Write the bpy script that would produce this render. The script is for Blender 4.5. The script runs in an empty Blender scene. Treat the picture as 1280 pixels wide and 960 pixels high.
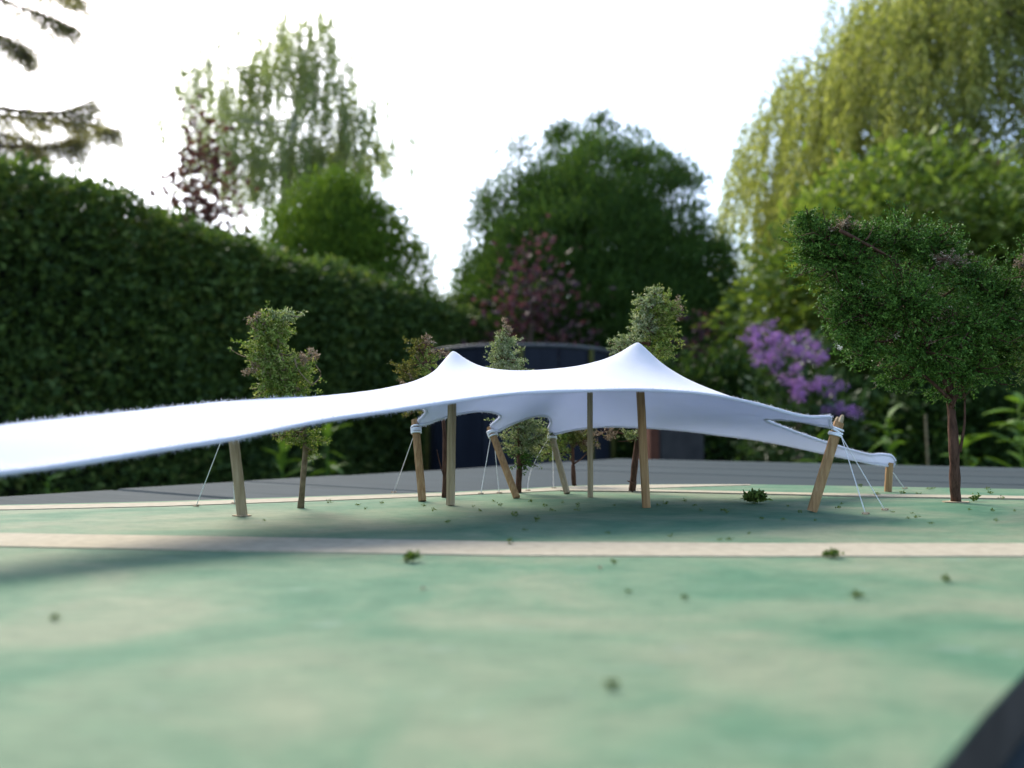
import bpy, math
import numpy as np
from mathutils import Vector, geometry

# ------------------------------------------------------------------ camera, sky, sun, exposure
scene = bpy.context.scene
COL = scene.collection
F = 1035.0                       # focal length in photograph pixels (1280 wide)
PITCH = math.atan(57.0 / F)      # the lens looks up a little: horizon at row 537
GZ, TZ, BZ = 0.0, 0.750, 0.757   # lawn, table top, top of the model board
CZ = BZ + 0.030                  # the camera lies almost on the board

cam = bpy.data.cameras.new('camera')
camo = bpy.data.objects.new('camera', cam)
COL.objects.link(camo)
camo.location = (0, 0, CZ)
camo.rotation_euler = (math.pi / 2 + PITCH, 0, 0)
cam.sensor_width = 36.0
cam.lens = F / 1280 * 36.0
cam.clip_start = 0.005
cam.clip_end = 2000
cam.dof.use_dof = True
cam.dof.focus_distance = 0.335
cam.dof.aperture_fstop = 13.5
scene.camera = camo

SUN_AZ = math.radians(30)        # left of straight ahead
SUN_EL = math.radians(42)
world = bpy.data.worlds.new('World')
scene.world = world
world.use_nodes = True
wn = world.node_tree.nodes
sky = wn.new('ShaderNodeTexSky')
sky.sky_type = 'NISHITA'
sky.sun_disc = False
sky.sun_elevation = SUN_EL
sky.sun_rotation = -SUN_AZ
sky.air_density = 1.0
sky.dust_density = 2.0
sky.ozone_density = 1.0
wn['Background'].inputs['Strength'].default_value = 0.15
world.node_tree.links.new(sky.outputs[0], wn['Background'].inputs['Color'])

sun = bpy.data.lights.new('sun', 'SUN')
sun.energy = 1.9
sun.angle = math.radians(28)
sun.color = (1.0, 0.93, 0.83)
suno = bpy.data.objects.new('sun', sun)
COL.objects.link(suno)
sdir = Vector((-math.sin(SUN_AZ) * math.cos(SUN_EL), math.cos(SUN_AZ) * math.cos(SUN_EL), math.sin(SUN_EL)))
suno.rotation_euler = sdir.to_track_quat('Z', 'Y').to_euler()
suno.location = (0, 0, 20)

scene.view_settings.view_transform = 'Standard'
scene.view_settings.look = 'None'
scene.view_settings.gamma = 1.0
scene.view_settings.use_curve_mapping = False
scene.view_settings.exposure = 1.75

# ------------------------------------------------------------------ helpers
RNG = np.random.default_rng(7)
CT, ST = math.cos(PITCH), math.sin(PITCH)

def ray(px, py):
    dx = (px - 640.0) / F; dy = (480.0 - py) / F
    return np.array((dx, CT - dy * ST, ST + dy * CT))

def at(px, py, Y):
    """the point at distance Y (metres) that the photograph shows at this pixel"""
    r = ray(px, py)
    p = r * (Y / r[1])
    return np.array((p[0], p[1], p[2] + CZ))

def onz(px, py, z=BZ):
    r = ray(px, py)
    p = r * ((z - CZ) / r[2])
    return np.array((p[0], p[1], z))

def unit(a):
    return a / (np.linalg.norm(a, axis=-1, keepdims=True) + 1e-12)

ORIG = {}

def set_props(o, label=None, cat=None, group=None, kind=None):
    if label: o['label'] = label
    if cat: o['category'] = cat
    if group: o['group'] = group
    if kind: o['kind'] = kind
    return o

def thing(name, base, label=None, cat=None, group=None, kind=None):
    o = bpy.data.objects.new(name, None)
    COL.objects.link(o)
    o.empty_display_size = 0.01
    o.location = Vector(base)
    ORIG[o.name] = np.array(base, float)
    return set_props(o, label, cat, group, kind)

def new_mesh(name, V, faces):
    me = bpy.data.meshes.new(name)
    V = np.asarray(V, np.float32)
    if isinstance(faces, np.ndarray):
        n, k = faces.shape
        me.vertices.add(len(V)); me.vertices.foreach_set('co', V.ravel())
        me.loops.add(n * k); me.loops.foreach_set('vertex_index', faces.astype(np.int32).ravel())
        me.polygons.add(n); me.polygons.foreach_set('loop_start', np.arange(0, n * k, k, dtype=np.int32))
        me.update(calc_edges=True)
        me.validate()
    else:
        me.from_pydata([tuple(map(float, v)) for v in V], [], faces)
        me.update()
    return me

def make(name, V, faces, material, parent=None, smooth=False, base=None, kind=None):
    """one mesh object from world-space points; local origin at the parent or at base"""
    V = np.asarray(V, float)
    if parent is not None:
        org = ORIG[parent.name]
    else:
        org = np.array(base, float) if base is not None else np.zeros(3)
    me = new_mesh(name, V - org, faces)
    o = bpy.data.objects.new(name, me)
    COL.objects.link(o)
    if parent is not None:
        o.parent = parent
    else:
        o.location = Vector(org)
    ORIG[o.name] = org
    if material is not None: me.materials.append(material)
    if smooth: me.polygons.foreach_set('use_smooth', np.ones(len(me.polygons), bool))
    if kind: o['kind'] = kind
    return o

class MB:
    """collects tubes, boxes and prisms that make up one part"""
    def __init__(self): self.v = []; self.f = []
    def add(self, V, Fc):
        n = len(self.v)
        self.v.extend([tuple(p) for p in V]); self.f.extend([tuple(i + n for i in f) for f in Fc])
        return self
    def tube(self, path, rad, n=8, cap=True, sq=None, spin=0.0):
        P = np.asarray(path, float); m = len(P)
        R = np.full(m, rad) if np.isscalar(rad) else np.asarray(rad, float)
        T = unit(np.gradient(P, axis=0))
        a = np.array((0, 0, 1.0)) if abs(T[0][2]) < 0.9 else np.array((0, 1.0, 0))
        V = []
        for i in range(m):
            u = unit(np.cross(a, T[i])); w = np.cross(T[i], u)
            a = np.cross(u, T[i]) * -1 if False else a
            for k in range(n):
                t = 2 * math.pi * k / n + spin
                rr = R[i]
                if sq: rr = R[i] * sq[k % len(sq)]
                V.append(P[i] + rr * (math.cos(t) * u + math.sin(t) * w))
        Fc = [(i * n + k, i * n + (k + 1) % n, (i + 1) * n + (k + 1) % n, (i + 1) * n + k) for i in range(m - 1) for k in range(n)]
        if cap:
            Fc.append(tuple(range(n - 1, -1, -1))); Fc.append(tuple((m - 1) * n + k for k in range(n)))
        return self.add(V, Fc)
    def ring(self, c, axis, r, tr, n=14, k=6):
        axis = unit(np.asarray(axis, float)); a = np.array((1, 0, 0.0)) if abs(axis[0]) < .8 else np.array((0, 1.0, 0))
        u = unit(np.cross(axis, a)); w = np.cross(axis, u)
        V = []
        for i in range(n):
            t = 2 * math.pi * i / n; d = math.cos(t) * u + math.sin(t) * w
            for j in range(k):
                s = 2 * math.pi * j / k
                V.append(np.asarray(c) + d * (r + tr * math.cos(s)) + axis * tr * math.sin(s))
        Fc = [(i * k + j, ((i + 1) % n) * k + j, ((i + 1) % n) * k + (j + 1) % k, i * k + (j + 1) % k) for i in range(n) for j in range(k)]
        return self.add(V, Fc)
    def prism(self, poly, z0, z1):
        n = len(poly)
        V = [(p[0], p[1], z0) for p in poly] + [(p[0], p[1], z1) for p in poly]
        Fc = [tuple(range(n - 1, -1, -1)), tuple(range(n, 2 * n))] + [(i, (i + 1) % n, n + (i + 1) % n, n + i) for i in range(n)]
        return self.add(V, Fc)
    def box(self, lo, hi):
        return self.prism([(lo[0], lo[1]), (hi[0], lo[1]), (hi[0], hi[1]), (lo[0], hi[1])], lo[2], hi[2])
    def build(self, name, material, parent=None, smooth=False, base=None, kind=None):
        return make(name, np.array(self.v), self.f, material, parent, smooth, base, kind)

def leaf_quads(P, D, L, W, fold=0.25):
    """folded diamond leaves at points P along directions D"""
    n = len(P); D = unit(D)
    rnd = unit(RNG.normal(size=(n, 3)))
    S = unit(np.cross(D, rnd)); N = np.cross(S, D)
    L = np.broadcast_to(L, n)[:, None]; W = np.broadcast_to(W, n)[:, None]
    V = np.empty((n, 4, 3))
    V[:, 0] = P
    V[:, 1] = P + D * L * 0.45 + S * W * 0.5 + N * W * fold
    V[:, 2] = P + D * L
    V[:, 3] = P + D * L * 0.45 - S * W * 0.5 + N * W * fold
    base = np.arange(n)[:, None] * 4
    T = np.concatenate([base + np.array([0, 1, 2]), base + np.array([0, 2, 3])], 0)
    return V.reshape(-1, 3), T

def wob(P, s, seed):
    """cheap smooth noise, about -1..1"""
    r = np.random.default_rng(seed)
    out = 0
    for k in range(7):
        d = unit(r.normal(size=3)) * s * r.uniform(.5, 1.8)
        out = out + np.sin(P @ d + r.uniform(0, 6.28))
    return out / 3.5

# ------------------------------------------------------------------ materials
def nt(name):
    m = bpy.data.materials.new(name); m.use_nodes = True
    t = m.node_tree; b = t.nodes['Principled BSDF']
    return m, t, b

def ramp(t, src, stops):
    r = t.nodes.new('ShaderNodeValToRGB')
    el = r.color_ramp.elements
    while len(el) < len(stops): el.new(0.5)
    for e, (p, c) in zip(el, stops):
        e.position = p; e.color = (*c, 1)
    t.links.new(src, r.inputs[0])
    return r.outputs[0]

def noise(t, scale, detail=4, rough=.55, mapping=None, dist=0.0):
    tc = t.nodes.new('ShaderNodeTexCoord'); n = t.nodes.new('ShaderNodeTexNoise')
    n.inputs['Scale'].default_value = scale; n.inputs['Detail'].default_value = detail
    n.inputs['Roughness'].default_value = rough; n.inputs['Distortion'].default_value = dist
    if mapping:
        mp = t.nodes.new('ShaderNodeMapping'); mp.inputs['Scale'].default_value = mapping
        t.links.new(tc.outputs['Object'], mp.inputs[0]); t.links.new(mp.outputs[0], n.inputs['Vector'])
    else:
        t.links.new(tc.outputs['Object'], n.inputs['Vector'])
    return n.outputs['Fac']

def math_(t, op, a, b):
    n = t.nodes.new('ShaderNodeMath'); n.operation = op
    for i, x in enumerate((a, b)):
        if isinstance(x, (int, float)): n.inputs[i].default_value = x
        else: t.links.new(x, n.inputs[i])
    return n.outputs[0]

def mixc(t, fac, a, b, mode='MIX'):
    n = t.nodes.new('ShaderNodeMix'); n.data_type = 'RGBA'; n.blend_type = mode
    for i, x in ((0, fac), (6, a), (7, b)):
        if isinstance(x, (int, float)): n.inputs[i].default_value = x
        elif isinstance(x, tuple): n.inputs[i].default_value = (*x, 1)
        else: t.links.new(x, n.inputs[i])
    return n.outputs[2]

def bump(t, b, h, strength, dist):
    n = t.nodes.new('ShaderNodeBump'); n.inputs['Strength'].default_value = strength; n.inputs['Distance'].default_value = dist
    t.links.new(h, n.inputs['Height']); t.links.new(n.outputs[0], b.inputs['Normal'])

def foliage(name, stops, trans=.35, rough=.5, nscale=2.0, nw=.45, tint=(1.25, 1.25, .6), spec=.1):
    m, t, b = nt(name)
    g = t.nodes.new('ShaderNodeNewGeometry')
    v = math_(t, 'ADD', math_(t, 'MULTIPLY', g.outputs['Random Per Island'], 1 - nw),
              math_(t, 'MULTIPLY', noise(t, nscale, 3), nw))
    c = ramp(t, v, stops)
    t.links.new(c, b.inputs['Base Color'])
    b.inputs['Roughness'].default_value = rough
    b.inputs['Specular IOR Level'].default_value = spec
    tr = t.nodes.new('ShaderNodeBsdfTranslucent')
    t.links.new(mixc(t, 1.0, c, tint, 'MULTIPLY'), tr.inputs[0])
    mx = t.nodes.new('ShaderNodeMixShader'); mx.inputs[0].default_value = trans
    t.links.new(b.outputs[0], mx.inputs[1]); t.links.new(tr.outputs[0], mx.inputs[2])
    t.links.new(mx.outputs[0], t.nodes['Material Output'].inputs[0])
    return m

def simple(name, stops, scale, rough=.7, mapping=None, bs=0, bd=0.001, spec=.08, detail=4):
    m, t, b = nt(name)
    n = noise(t, scale, detail, .6, mapping)
    t.links.new(ramp(t, n, stops), b.inputs['Base Color'])
    b.inputs['Roughness'].default_value = rough
    b.inputs['Specular IOR Level'].default_value = spec
    if bs: bump(t, b, n, bs, bd)
    return m

M = {}
M['bark'] = simple('bark', [(.3, (.05, .035, .025)), (.7, (.14, .10, .075))], 14, .9, (1, 1, .25), .6, .02)
M['birch_bark'] = simple('birch_bark', [(.35, (.08, .07, .06)), (.55, (.5, .48, .44))], 6, .8, (1, 1, 3))
M['hedge'] = foliage('hedge_leaf', [(.15, (.022, .042, .014)), (.45, (.050, .090, .025)), (.75, (.10, .15, .036)), (.95, (.24, .19, .075))], .34, .5, 1.5)
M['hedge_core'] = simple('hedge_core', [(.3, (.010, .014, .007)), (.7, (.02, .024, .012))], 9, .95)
M['birch'] = foliage('birch_leaf', [(.1, (.14, .18, .095)), (.9, (.27, .32, .18))], .62, .5, .6)  # leaf colour lightened and greyed to carry the veiling glare
M['copper'] = foliage('copper_leaf', [(.1, (.034, .022, .02)), (.6, (.080, .046, .038)), (.95, (.14, .085, .04))], .35, .5, 1.0, tint=(1.2, .8, .8))
M['thuja'] = foliage('thuja_leaf', [(.1, (.034, .070, .010)), (.6, (.080, .140, .018)), (.95, (.14, .19, .028))], .36, .5, 1.8)
M['cypress'] = foliage('cypress_leaf', [(.1, (.026, .054, .014)), (.6, (.060, .115, .026)), (.95, (.115, .175, .036))], .34, .5, 1.2)
M['maple'] = foliage('maple_leaf', [(.1, (.040, .030, .030)), (.6, (.075, .045, .052)), (.95, (.14, .07, .07))], .35, .5, 1.0, tint=(1.2, .8, .8))
M['willow'] = foliage('willow_leaf', [(.12, (.085, .11, .026)), (.5, (.20, .23, .062)), (.9, (.40, .41, .16))], .52, .45, .9)
M['broadleaf'] = foliage('broad_leaf', [(.1, (.04, .075, .016)), (.5, (.095, .145, .028)), (.85, (.165, .215, .05)), (.98, (.36, .33, .14))], .42, .4, .8)
M['spruce'] = foliage('spruce_needle', [(.1, (.13, .13, .085)), (.9, (.28, .27, .16))], .6, .6, 2.0)
M['dark_shrub'] = foliage('dark_shrub_leaf', [(.1, (.012, .026, .008)), (.6, (.03, .062, .014)), (.97, (.07, .11, .025))], .25, .45, 1.5)
M['rhodo_leaf'] = foliage('rhododendron_leaf', [(.1, (.016, .036, .012)), (.9, (.05, .09, .026))], .2, .35, 2.0)
M['petal'] = foliage('purple_petal', [(.1, (.14, .06, .25)), (.6, (.32, .17, .40)), (.97, (.62, .42, .56))], .3, .5, 6.0, tint=(1.1, .9, 1.1))
M['fresh_leaf'] = foliage('fresh_leaf', [(.1, (.045, .105, .016)), (.9, (.12, .21, .035))], .35, .45, 8.0)

def fabric_mat():
    m, t, b = nt('white_jersey')
    n1 = noise(t, 1400, 3, .7); n2 = noise(t, 120, 3)
    t.links.new(mixc(t, n2, (.60, .61, .64), (.65, .655, .68)), b.inputs['Base Color'])
    b.inputs['Roughness'].default_value = .95
    b.inputs['Specular IOR Level'].default_value = .1
    b.inputs['Sheen Weight'].default_value = .25
    bump(t, b, n1, .35, .0006)
    tr = t.nodes.new('ShaderNodeBsdfTranslucent'); tr.inputs[0].default_value = (.60, .67, .88, 1)
    mx = t.nodes.new('ShaderNodeMixShader'); mx.inputs[0].default_value = .33
    t.links.new(b.outputs[0], mx.inputs[1]); t.links.new(tr.outputs[0], mx.inputs[2])
    t.links.new(mx.outputs[0], t.nodes['Material Output'].inputs[0])
    return m
M['fabric'] = fabric_mat()
M['thread'] = simple('white_thread', [(.3, (.62, .63, .66)), (.7, (.80, .81, .84))], 3000, .9)

def board_mat():
    m, t, b = nt('painted_board_green')
    a = noise(t, 22, 4, .6, (.8, 1, 1), .8)          # broad washes of paint
    s = noise(t, 90, 4, .6, (.5, 1, 1), .4)    # brush marks
    f = noise(t, 900, 3, .7)
    base = ramp(t, a, [(.28, (.036, .098, .056)), (.40, (.068, .132, .078)), (.50, (.118, .160, .098)), (.64, (.182, .186, .122))])
    brush = ramp(t, s, [(.35, (.042, .112, .066)), (.65, (.105, .166, .102))])
    c = mixc(t, .38, base, brush)
    pale = ramp(t, noise(t, 210, 4, .75, (.45, 1, 1)), [(.62, (0, 0, 0)), (.72, (1, 1, 1))])
    c = mixc(t, math_(t, 'MULTIPLY', pale, .35), c, (.17, .23, .20))
    g1 = ramp(t, noise(t, 420, 5, .8, (.35, 1, 1)), [(.3, (.72, .76, .76)), (.5, (1, 1, 1)), (.72, (1.22, 1.18, 1.16))])
    c = mixc(t, 1.0, c, g1, 'MULTIPLY')
    t.links.new(c, b.inputs['Base Color'])
    b.inputs['Roughness'].default_value = .72
    b.inputs['Specular IOR Level'].default_value = .05
    bump(t, b, math_(t, 'ADD', f, s), .5, .0007)
    return m
M['board'] = board_mat()
M['card'] = simple('cream_card', [(.3, (.225, .200, .145)), (.7, (.30, .27, .198))], 260, .85, None, .2, .0003)
M['board_edge'] = simple('board_edge', [(.3, (.036, .031, .027)), (.7, (.062, .054, .047))], 120, .8)

def plank_mat():
    m, t, b = nt('weathered_plank')
    g = noise(t, 9, 6, .65, (1.2, 22, 22), .3)
    w = noise(t, 5, 4, .6)
    oi = t.nodes.new('ShaderNodeObjectInfo')
    c = ramp(t, g, [(.25, (.030, .037, .038)), (.6, (.050, .061, .063)), (.85, (.076, .090, .093))])  # weathered grain, with the blue-grey of reflected sky put into its colour
    c = mixc(t, math_(t, 'MULTIPLY', w, .5), c, (.030, .042, .042))
    c = mixc(t, math_(t, 'MULTIPLY', oi.outputs['Random'], .35), c, (.034, .036, .036))
    t.links.new(c, b.inputs['Base Color'])
    b.inputs['Roughness'].default_value = .75
    b.inputs['Specular IOR Level'].default_value = .02
    bump(t, b, g, .3, .0008)
    return m
M['plank'] = plank_mat()
M['pole'] = simple('bamboo_stick', [(.25, (.17, .09, .04)), (.55, (.30, .185, .088)), (.8, (.40, .28, .15))], 100, .55, (9, 9, .55), .15, .0002)
M['pole_pale'] = simple('pale_stick', [(.25, (.20, .15, .088)), (.55, (.30, .24, .150)), (.8, (.38, .32, .22))], 100, .55, (9, 9, .55), .15, .0002)
M['split'] = simple('torn_wood', [(.3, (.26, .19, .11)), (.7, (.40, .32, .22))], 700, .8)
M['twig'] = simple('twig_bark', [(.3, (.035, .019, .013)), (.7, (.105, .056, .038))], 350, .9, (3, 3, .6), .5, .0005)
M['twig_pale'] = simple('dry_twig', [(.3, (.085, .062, .036)), (.7, (.22, .17, .105))], 350, .9)
M['sprig_green'] = foliage('juniper_scale', [(.12, (.012, .030, .006)), (.42, (.040, .095, .014)), (.68, (.095, .19, .032)), (.86, (.17, .27, .065)), (.97, (.26, .17, .09))], .16, .55, 110, .5, (1.1, 1.2, .8))
M['sprig_moss'] = foliage('moss_scale', [(.08, (.045, .075, .015)), (.45, (.13, .20, .035)), (.75, (.24, .27, .09)), (.97, (.46, .40, .25))], .25, .6, 60, .4)
M['sprig_grey'] = foliage('lichen_scale', [(.08, (.06, .095, .04)), (.4, (.15, .21, .085)), (.7, (.30, .33, .20)), (.97, (.55, .53, .43))], .25, .6, 60, .4)
M['sprig_olive'] = foliage('olive_scale', [(.08, (.04, .04, .015)), (.5, (.10, .11, .025)), (.9, (.20, .17, .05))], .25, .6, 60, .4)
M['sprig_brown'] = foliage('dry_scale', [(.08, (.085, .06, .035)), (.5, (.21, .165, .105)), (.9, (.42, .36, .26))], .2, .7, 60, .4, (1.1, .9, .8))
M['crumb'] = foliage('crumb_green', [(.08, (.030, .055, .012)), (.6, (.085, .13, .026)), (.95, (.16, .20, .05))], .2, .6, 300)
M['crumb_tan'] = foliage('crumb_tan', [(.1, (.20, .13, .08)), (.9, (.40, .31, .22))], .1, .7, 300, tint=(1, 1, 1))
M['navy'] = simple('navy_sheet', [(.3, (.009, .011, .018)), (.7, (.018, .022, .032))], 3.0, .6, (3, 3, .4), .3, .02)
M['rim'] = simple('pale_rim', [(.3, (.06, .066, .072)), (.7, (.10, .11, .12))], 12, .5)
M['olive_post'] = simple('olive_post', [(.3, (.04, .045, .012)), (.7, (.085, .08, .02))], 8, .7)
M['terracotta'] = simple('terracotta', [(.3, (.055, .022, .015)), (.7, (.085, .036, .024))], 9, .8)
M['charcoal'] = simple('charcoal_panel', [(.3, (.020, .020, .022)), (.7, (.038, .037, .038))], 7, .7)
M['cane'] = simple('garden_cane', [(.3, (.12, .10, .06)), (.7, (.24, .20, .12))], 20, .6)

# ------------------------------------------------------------------ ground
def ground_mat():
    m, t, b = nt('lawn_and_soil')
    n = noise(t, .7, 6, .6); f = noise(t, 24, 4, .7)
    c = ramp(t, n, [(.4, (.030, .045, .014)), (.6, (.045, .035, .022))])
    t.links.new(mixc(t, math_(t, 'MULTIPLY', f, .4), c, (.055, .08, .02)), b.inputs['Base Color'])
    b.inputs['Roughness'].default_value = .95
    bump(t, b, f, .6, .03)
    return m
gn = 40
gx = np.linspace(-1, 1, gn + 1); gx = np.sign(gx) * np.abs(gx) ** 2.5 * 400
GX, GY = np.meshgrid(gx, gx)
GV = np.stack([GX.ravel(), GY.ravel(), GZ + 0.02 * np.sin(GX.ravel() * .9) * np.sin(GY.ravel() * .7)], 1)
ii = (np.arange(gn)[:, None] * (gn + 1) + np.arange(gn)[None]).ravel()
g = make('ground', GV, np.stack([ii, ii + 1, ii + gn + 2, ii + gn + 1], 1), ground_mat(), smooth=True)
g['kind'] = 'structure'

# ------------------------------------------------------------------ table
TU = unit(np.array((-0.815, 0.58)))           # along the planks
TV = np.array((TU[1], -TU[0]))                # across them, away from the camera
if TV[1] < 0: TV = -TV
TC = onz(770, 573, TZ)[:2]                    # far corner
TL, TWD = 1.25, 1.62
tc0 = TC - TU * TL / 2 - TV * TWD / 2
table = thing('garden_table', (tc0[0], tc0[1], 0), 'weathered grey plank garden table under the green model board', 'table')
ang = math.atan2(TU[1], TU[0])
npl = 17
pw = TWD / npl
def pt2(u, v): return tc0 + TU * u + TV * v
plank_me = None
def bevel_box(lx, ly, lz, r):
    p = []
    for sx, sy in ((-1, -1), (1, -1), (1, 1), (-1, 1)):
        p.append((sx, sy))
    V = []
    for z, inset in ((-lz, 0), (-r, 0), (0, r)):
        for sx, sy in p: V.append((sx * (lx - inset), sy * (ly - inset), z))
    Fc = [(3, 2, 1, 0), (8, 9, 10, 11)]
    for k in (0, 4):
        for i in range(4): Fc.append((k + i, k + (i + 1) % 4, k + 4 + (i + 1) % 4, k + 4 + i))
    return V, Fc
V, Fc = bevel_box(TL / 2 - .003, pw / 2 - .0011, .022, .0012)
plank_me = new_mesh('plank', V, Fc); plank_me.materials.append(M['plank'])
for i in range(npl):
    v = -TWD / 2 + pw * (i + .5)
    o = bpy.data.objects.new('plank', plank_me)
    COL.objects.link(o); o.parent = table
    q = TU * RNG.uniform(-.002, .002) + TV * v
    o.location = (q[0], q[1], TZ - RNG.uniform(0, .0008))
    o.rotation_euler = (0, 0, ang)
for s in (-1, 1):
    mb = MB()
    a, b_, c, d = pt2(s * (TL / 2 - .10) - .03, -TWD / 2 + .08), pt2(s * (TL / 2 - .10) + .03, -TWD / 2 + .08), pt2(s * (TL / 2 - .10) + .03, TWD / 2 - .08), pt2(s * (TL / 2 - .10) - .03, TWD / 2 - .08)
    mb.prism([a, b_, c, d], TZ - .095, TZ - .0235).build('rail', M['plank'], table)
    for s2 in (-1, 1):
        cx = pt2(s * (TL / 2 - .10), s2 * (TWD / 2 - .14))
        k = .032
        mb = MB(); mb.prism([cx - TU * k - TV * k, cx + TU * k - TV * k, cx + TU * k + TV * k, cx - TU * k + TV * k], 0, TZ - .097).build('leg', M['plank'], table)

# ------------------------------------------------------------------ model board
edge_px = [(0, 631), (200, 626.6), (440, 618.6), (560, 615), (640, 611), (720, 606.8), (800, 605.2), (880, 605), (940, 605.3), (1100, 608), (1280, 611.3)]
back = [onz(*p)[:2] for p in edge_px]
near = [onz(1280, 845)[:2], onz(1232, 896)[:2], onz(1180, 960)[:2]]
nd = unit(near[2] - near[0])
outline = [np.array((-.42, .235)), np.array((-.30, .292))] + back + [np.array((.325, .4015))] + near + [near[2] + nd * .14, np.array((-.42, -.05))]
board = thing('model_board', (0, .25, TZ), 'green painted model board with cream paths carrying the white tent', 'board')
mb = MB(); mb.prism(outline, TZ, BZ - .0004); mb.build('board_core', M['board_edge'], board)
def sheet(name, poly2, z0, z1, mat_, parent):
    mb = MB(); mb.prism(poly2, z0, z1); return mb.build(name, mat_, parent)
oc = np.mean(outline, 0)
sheet('painted_surface', [oc + (p - oc) * .9985 for p in outline], BZ - .0004, BZ, M['board'], board)

def strip(top, bot, z=BZ + .0003, name='path_strip'):
    t_ = [onz(*p)[:2] for p in top]; b_ = [onz(*p)[:2] for p in bot]
    sheet(name, b_ + t_[::-1], BZ - .0002, z, M['card'], board)
strip([(-560, 655), (-160, 664), (0, 667.5), (300, 672), (640, 678.5), (960, 680), (1330, 680.3), (1440, 680.2)], [(-560, 668), (-160, 679), (0, 684), (300, 689.5), (640, 695.5), (960, 696.5), (1330, 696.3), (1404, 696)])
strip([(-470, 642.5), (-160, 636), (0, 633), (200, 629), (440, 620.6), (560, 617), (640, 613), (720, 608.3), (800, 606.4), (880, 606), (938, 606)],
      [(-470, 649), (-160, 641.5), (0, 638), (200, 633.5), (440, 625), (560, 620), (640, 616.5), (720, 612.6), (800, 611.2), (880, 608.4), (938, 606.8)], BZ + .0003)
strip([(700, 612.8), (780, 611.6), (840, 613.8), (1000, 617), (1080, 618.6), (1290, 621.6), (1440, 623.6)],
      [(700, 614.2), (780, 615.2), (840, 616), (1000, 619.6), (1080, 621.8), (1290, 625), (1440, 627.4)], BZ + .0006)

# ------------------------------------------------------------------ the stretch tent
MM = 1000.0
def cr(points, n=14, closed=False):
    """Catmull-Rom through control points"""
    P = np.array(points, float); out = []
    Q = np.vstack([2 * P[0] - P[1], P, 2 * P[-1] - P[-2]])
    for i in range(1, len(Q) - 2):
        p0, p1, p2, p3 = Q[i - 1], Q[i], Q[i + 1], Q[i + 2]
        for k in range(n):
            s = k / n
            out.append(.5 * ((2 * p1) + (-p0 + p2) * s + (2 * p0 - 5 * p1 + 4 * p2 - p3) * s * s + (-p0 + 3 * p1 - 3 * p2 + p3) * s ** 3))
    out.append(P[-1])
    return np.array(out)
def ctl(lst): return [at(x, y, d / MM) for x, y, d in lst]

edges = [
    # front hem, from the corner out of frame on the left to the right front pole
    ctl([(-205, 606, 158), (-120, 604, 166), (0, 591, 180), (100, 578, 193), (200, 562, 206), (300, 546, 220), (400, 526, 233), (500, 511.5, 247),
         (570, 501, 256), (640, 492, 264), (720, 488.5, 271), (800, 487, 277), (880, 492, 283), (940, 503.5, 288.5), (1000, 519.5, 295), (1030, 520.5, 298), (1039, 520, 300)]),
    ctl([(1039, 520, 300), (1037, 527, 301), (1041, 534, 302)]),
    ctl([(1041, 534, 302), (1000, 526, 313), (972, 523.5, 324), (958, 525, 340), (1000, 542, 362), (1045, 557, 380), (1085, 568, 392), (1100, 567.5, 397), (1114, 569, 400)]),
    ctl([(1114, 569, 400), (1119, 576, 401), (1116, 583, 401)]),
    ctl([(1116, 583, 401), (1085, 578, 397), (1030, 566, 392), (960, 551.5, 388), (900, 543, 386), (850, 537, 386), (800, 533.6, 388), (760, 532.5, 390), (720, 536, 393), (694, 542, 397)]),
    ctl([(694, 542, 397), (688.5, 541, 398), (686, 535, 397)]),
    ctl([(686, 535, 397), (689, 527, 390), (684, 520, 382), (666, 520, 374), (641, 529, 373), (623, 538.5, 377)]),
    ctl([(623, 538.5, 377), (616, 537, 378), (614, 531, 377)]),
    ctl([(614, 531, 377), (623, 524, 372), (625.5, 518.5, 366), (611, 513.7, 358), (590, 514, 352), (560, 520, 350), (529, 531, 355)]),
    ctl([(529, 531, 355), (524, 529, 356), (524, 524, 355)]),
    ctl([(524, 524, 355), (531, 518, 350), (531, 510, 344), (505, 503, 331), (440, 499, 312), (370, 498, 298), (290, 503, 291)]),
    ctl([(290, 503, 291), (284, 504, 290), (280, 503.2, 287)]),
    ctl([(280, 503.2, 287), (200, 511.5, 258), (100, 522.5, 232), (0, 534, 209), (-110, 561, 181), (-190, 592, 163), (-205, 606, 158)]),
]
loop = []
for e in edges:
    c = cr(e)
    loop.extend(list(c[:-1]))
loop = np.array(loop) * MM
# resample evenly
seg = np.linalg.norm(np.diff(np.vstack([loop, loop[:1]]), axis=0), axis=1)
cum = np.concatenate([[0], np.cumsum(seg)])
nb = int(cum[-1] / 1.5)
tt = np.arange(nb) / nb * cum[-1]
LP = np.vstack([loop, loop[:1]])
loop = np.stack([np.interp(tt, cum, LP[:, k]) for k in range(3)], 1)

p1b, p2b, p3b = onz(563, 632), onz(808, 635), onz(738, 622)
pk1 = at(566, 439.5, p1b[1]) * MM
pk2 = at(797.5, 428.5, p2b[1]) * MM
pk3 = np.array((p3b[0], p3b[1], BZ + .0575)) * MM
peaks = [pk1, pk2, pk3]

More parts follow.
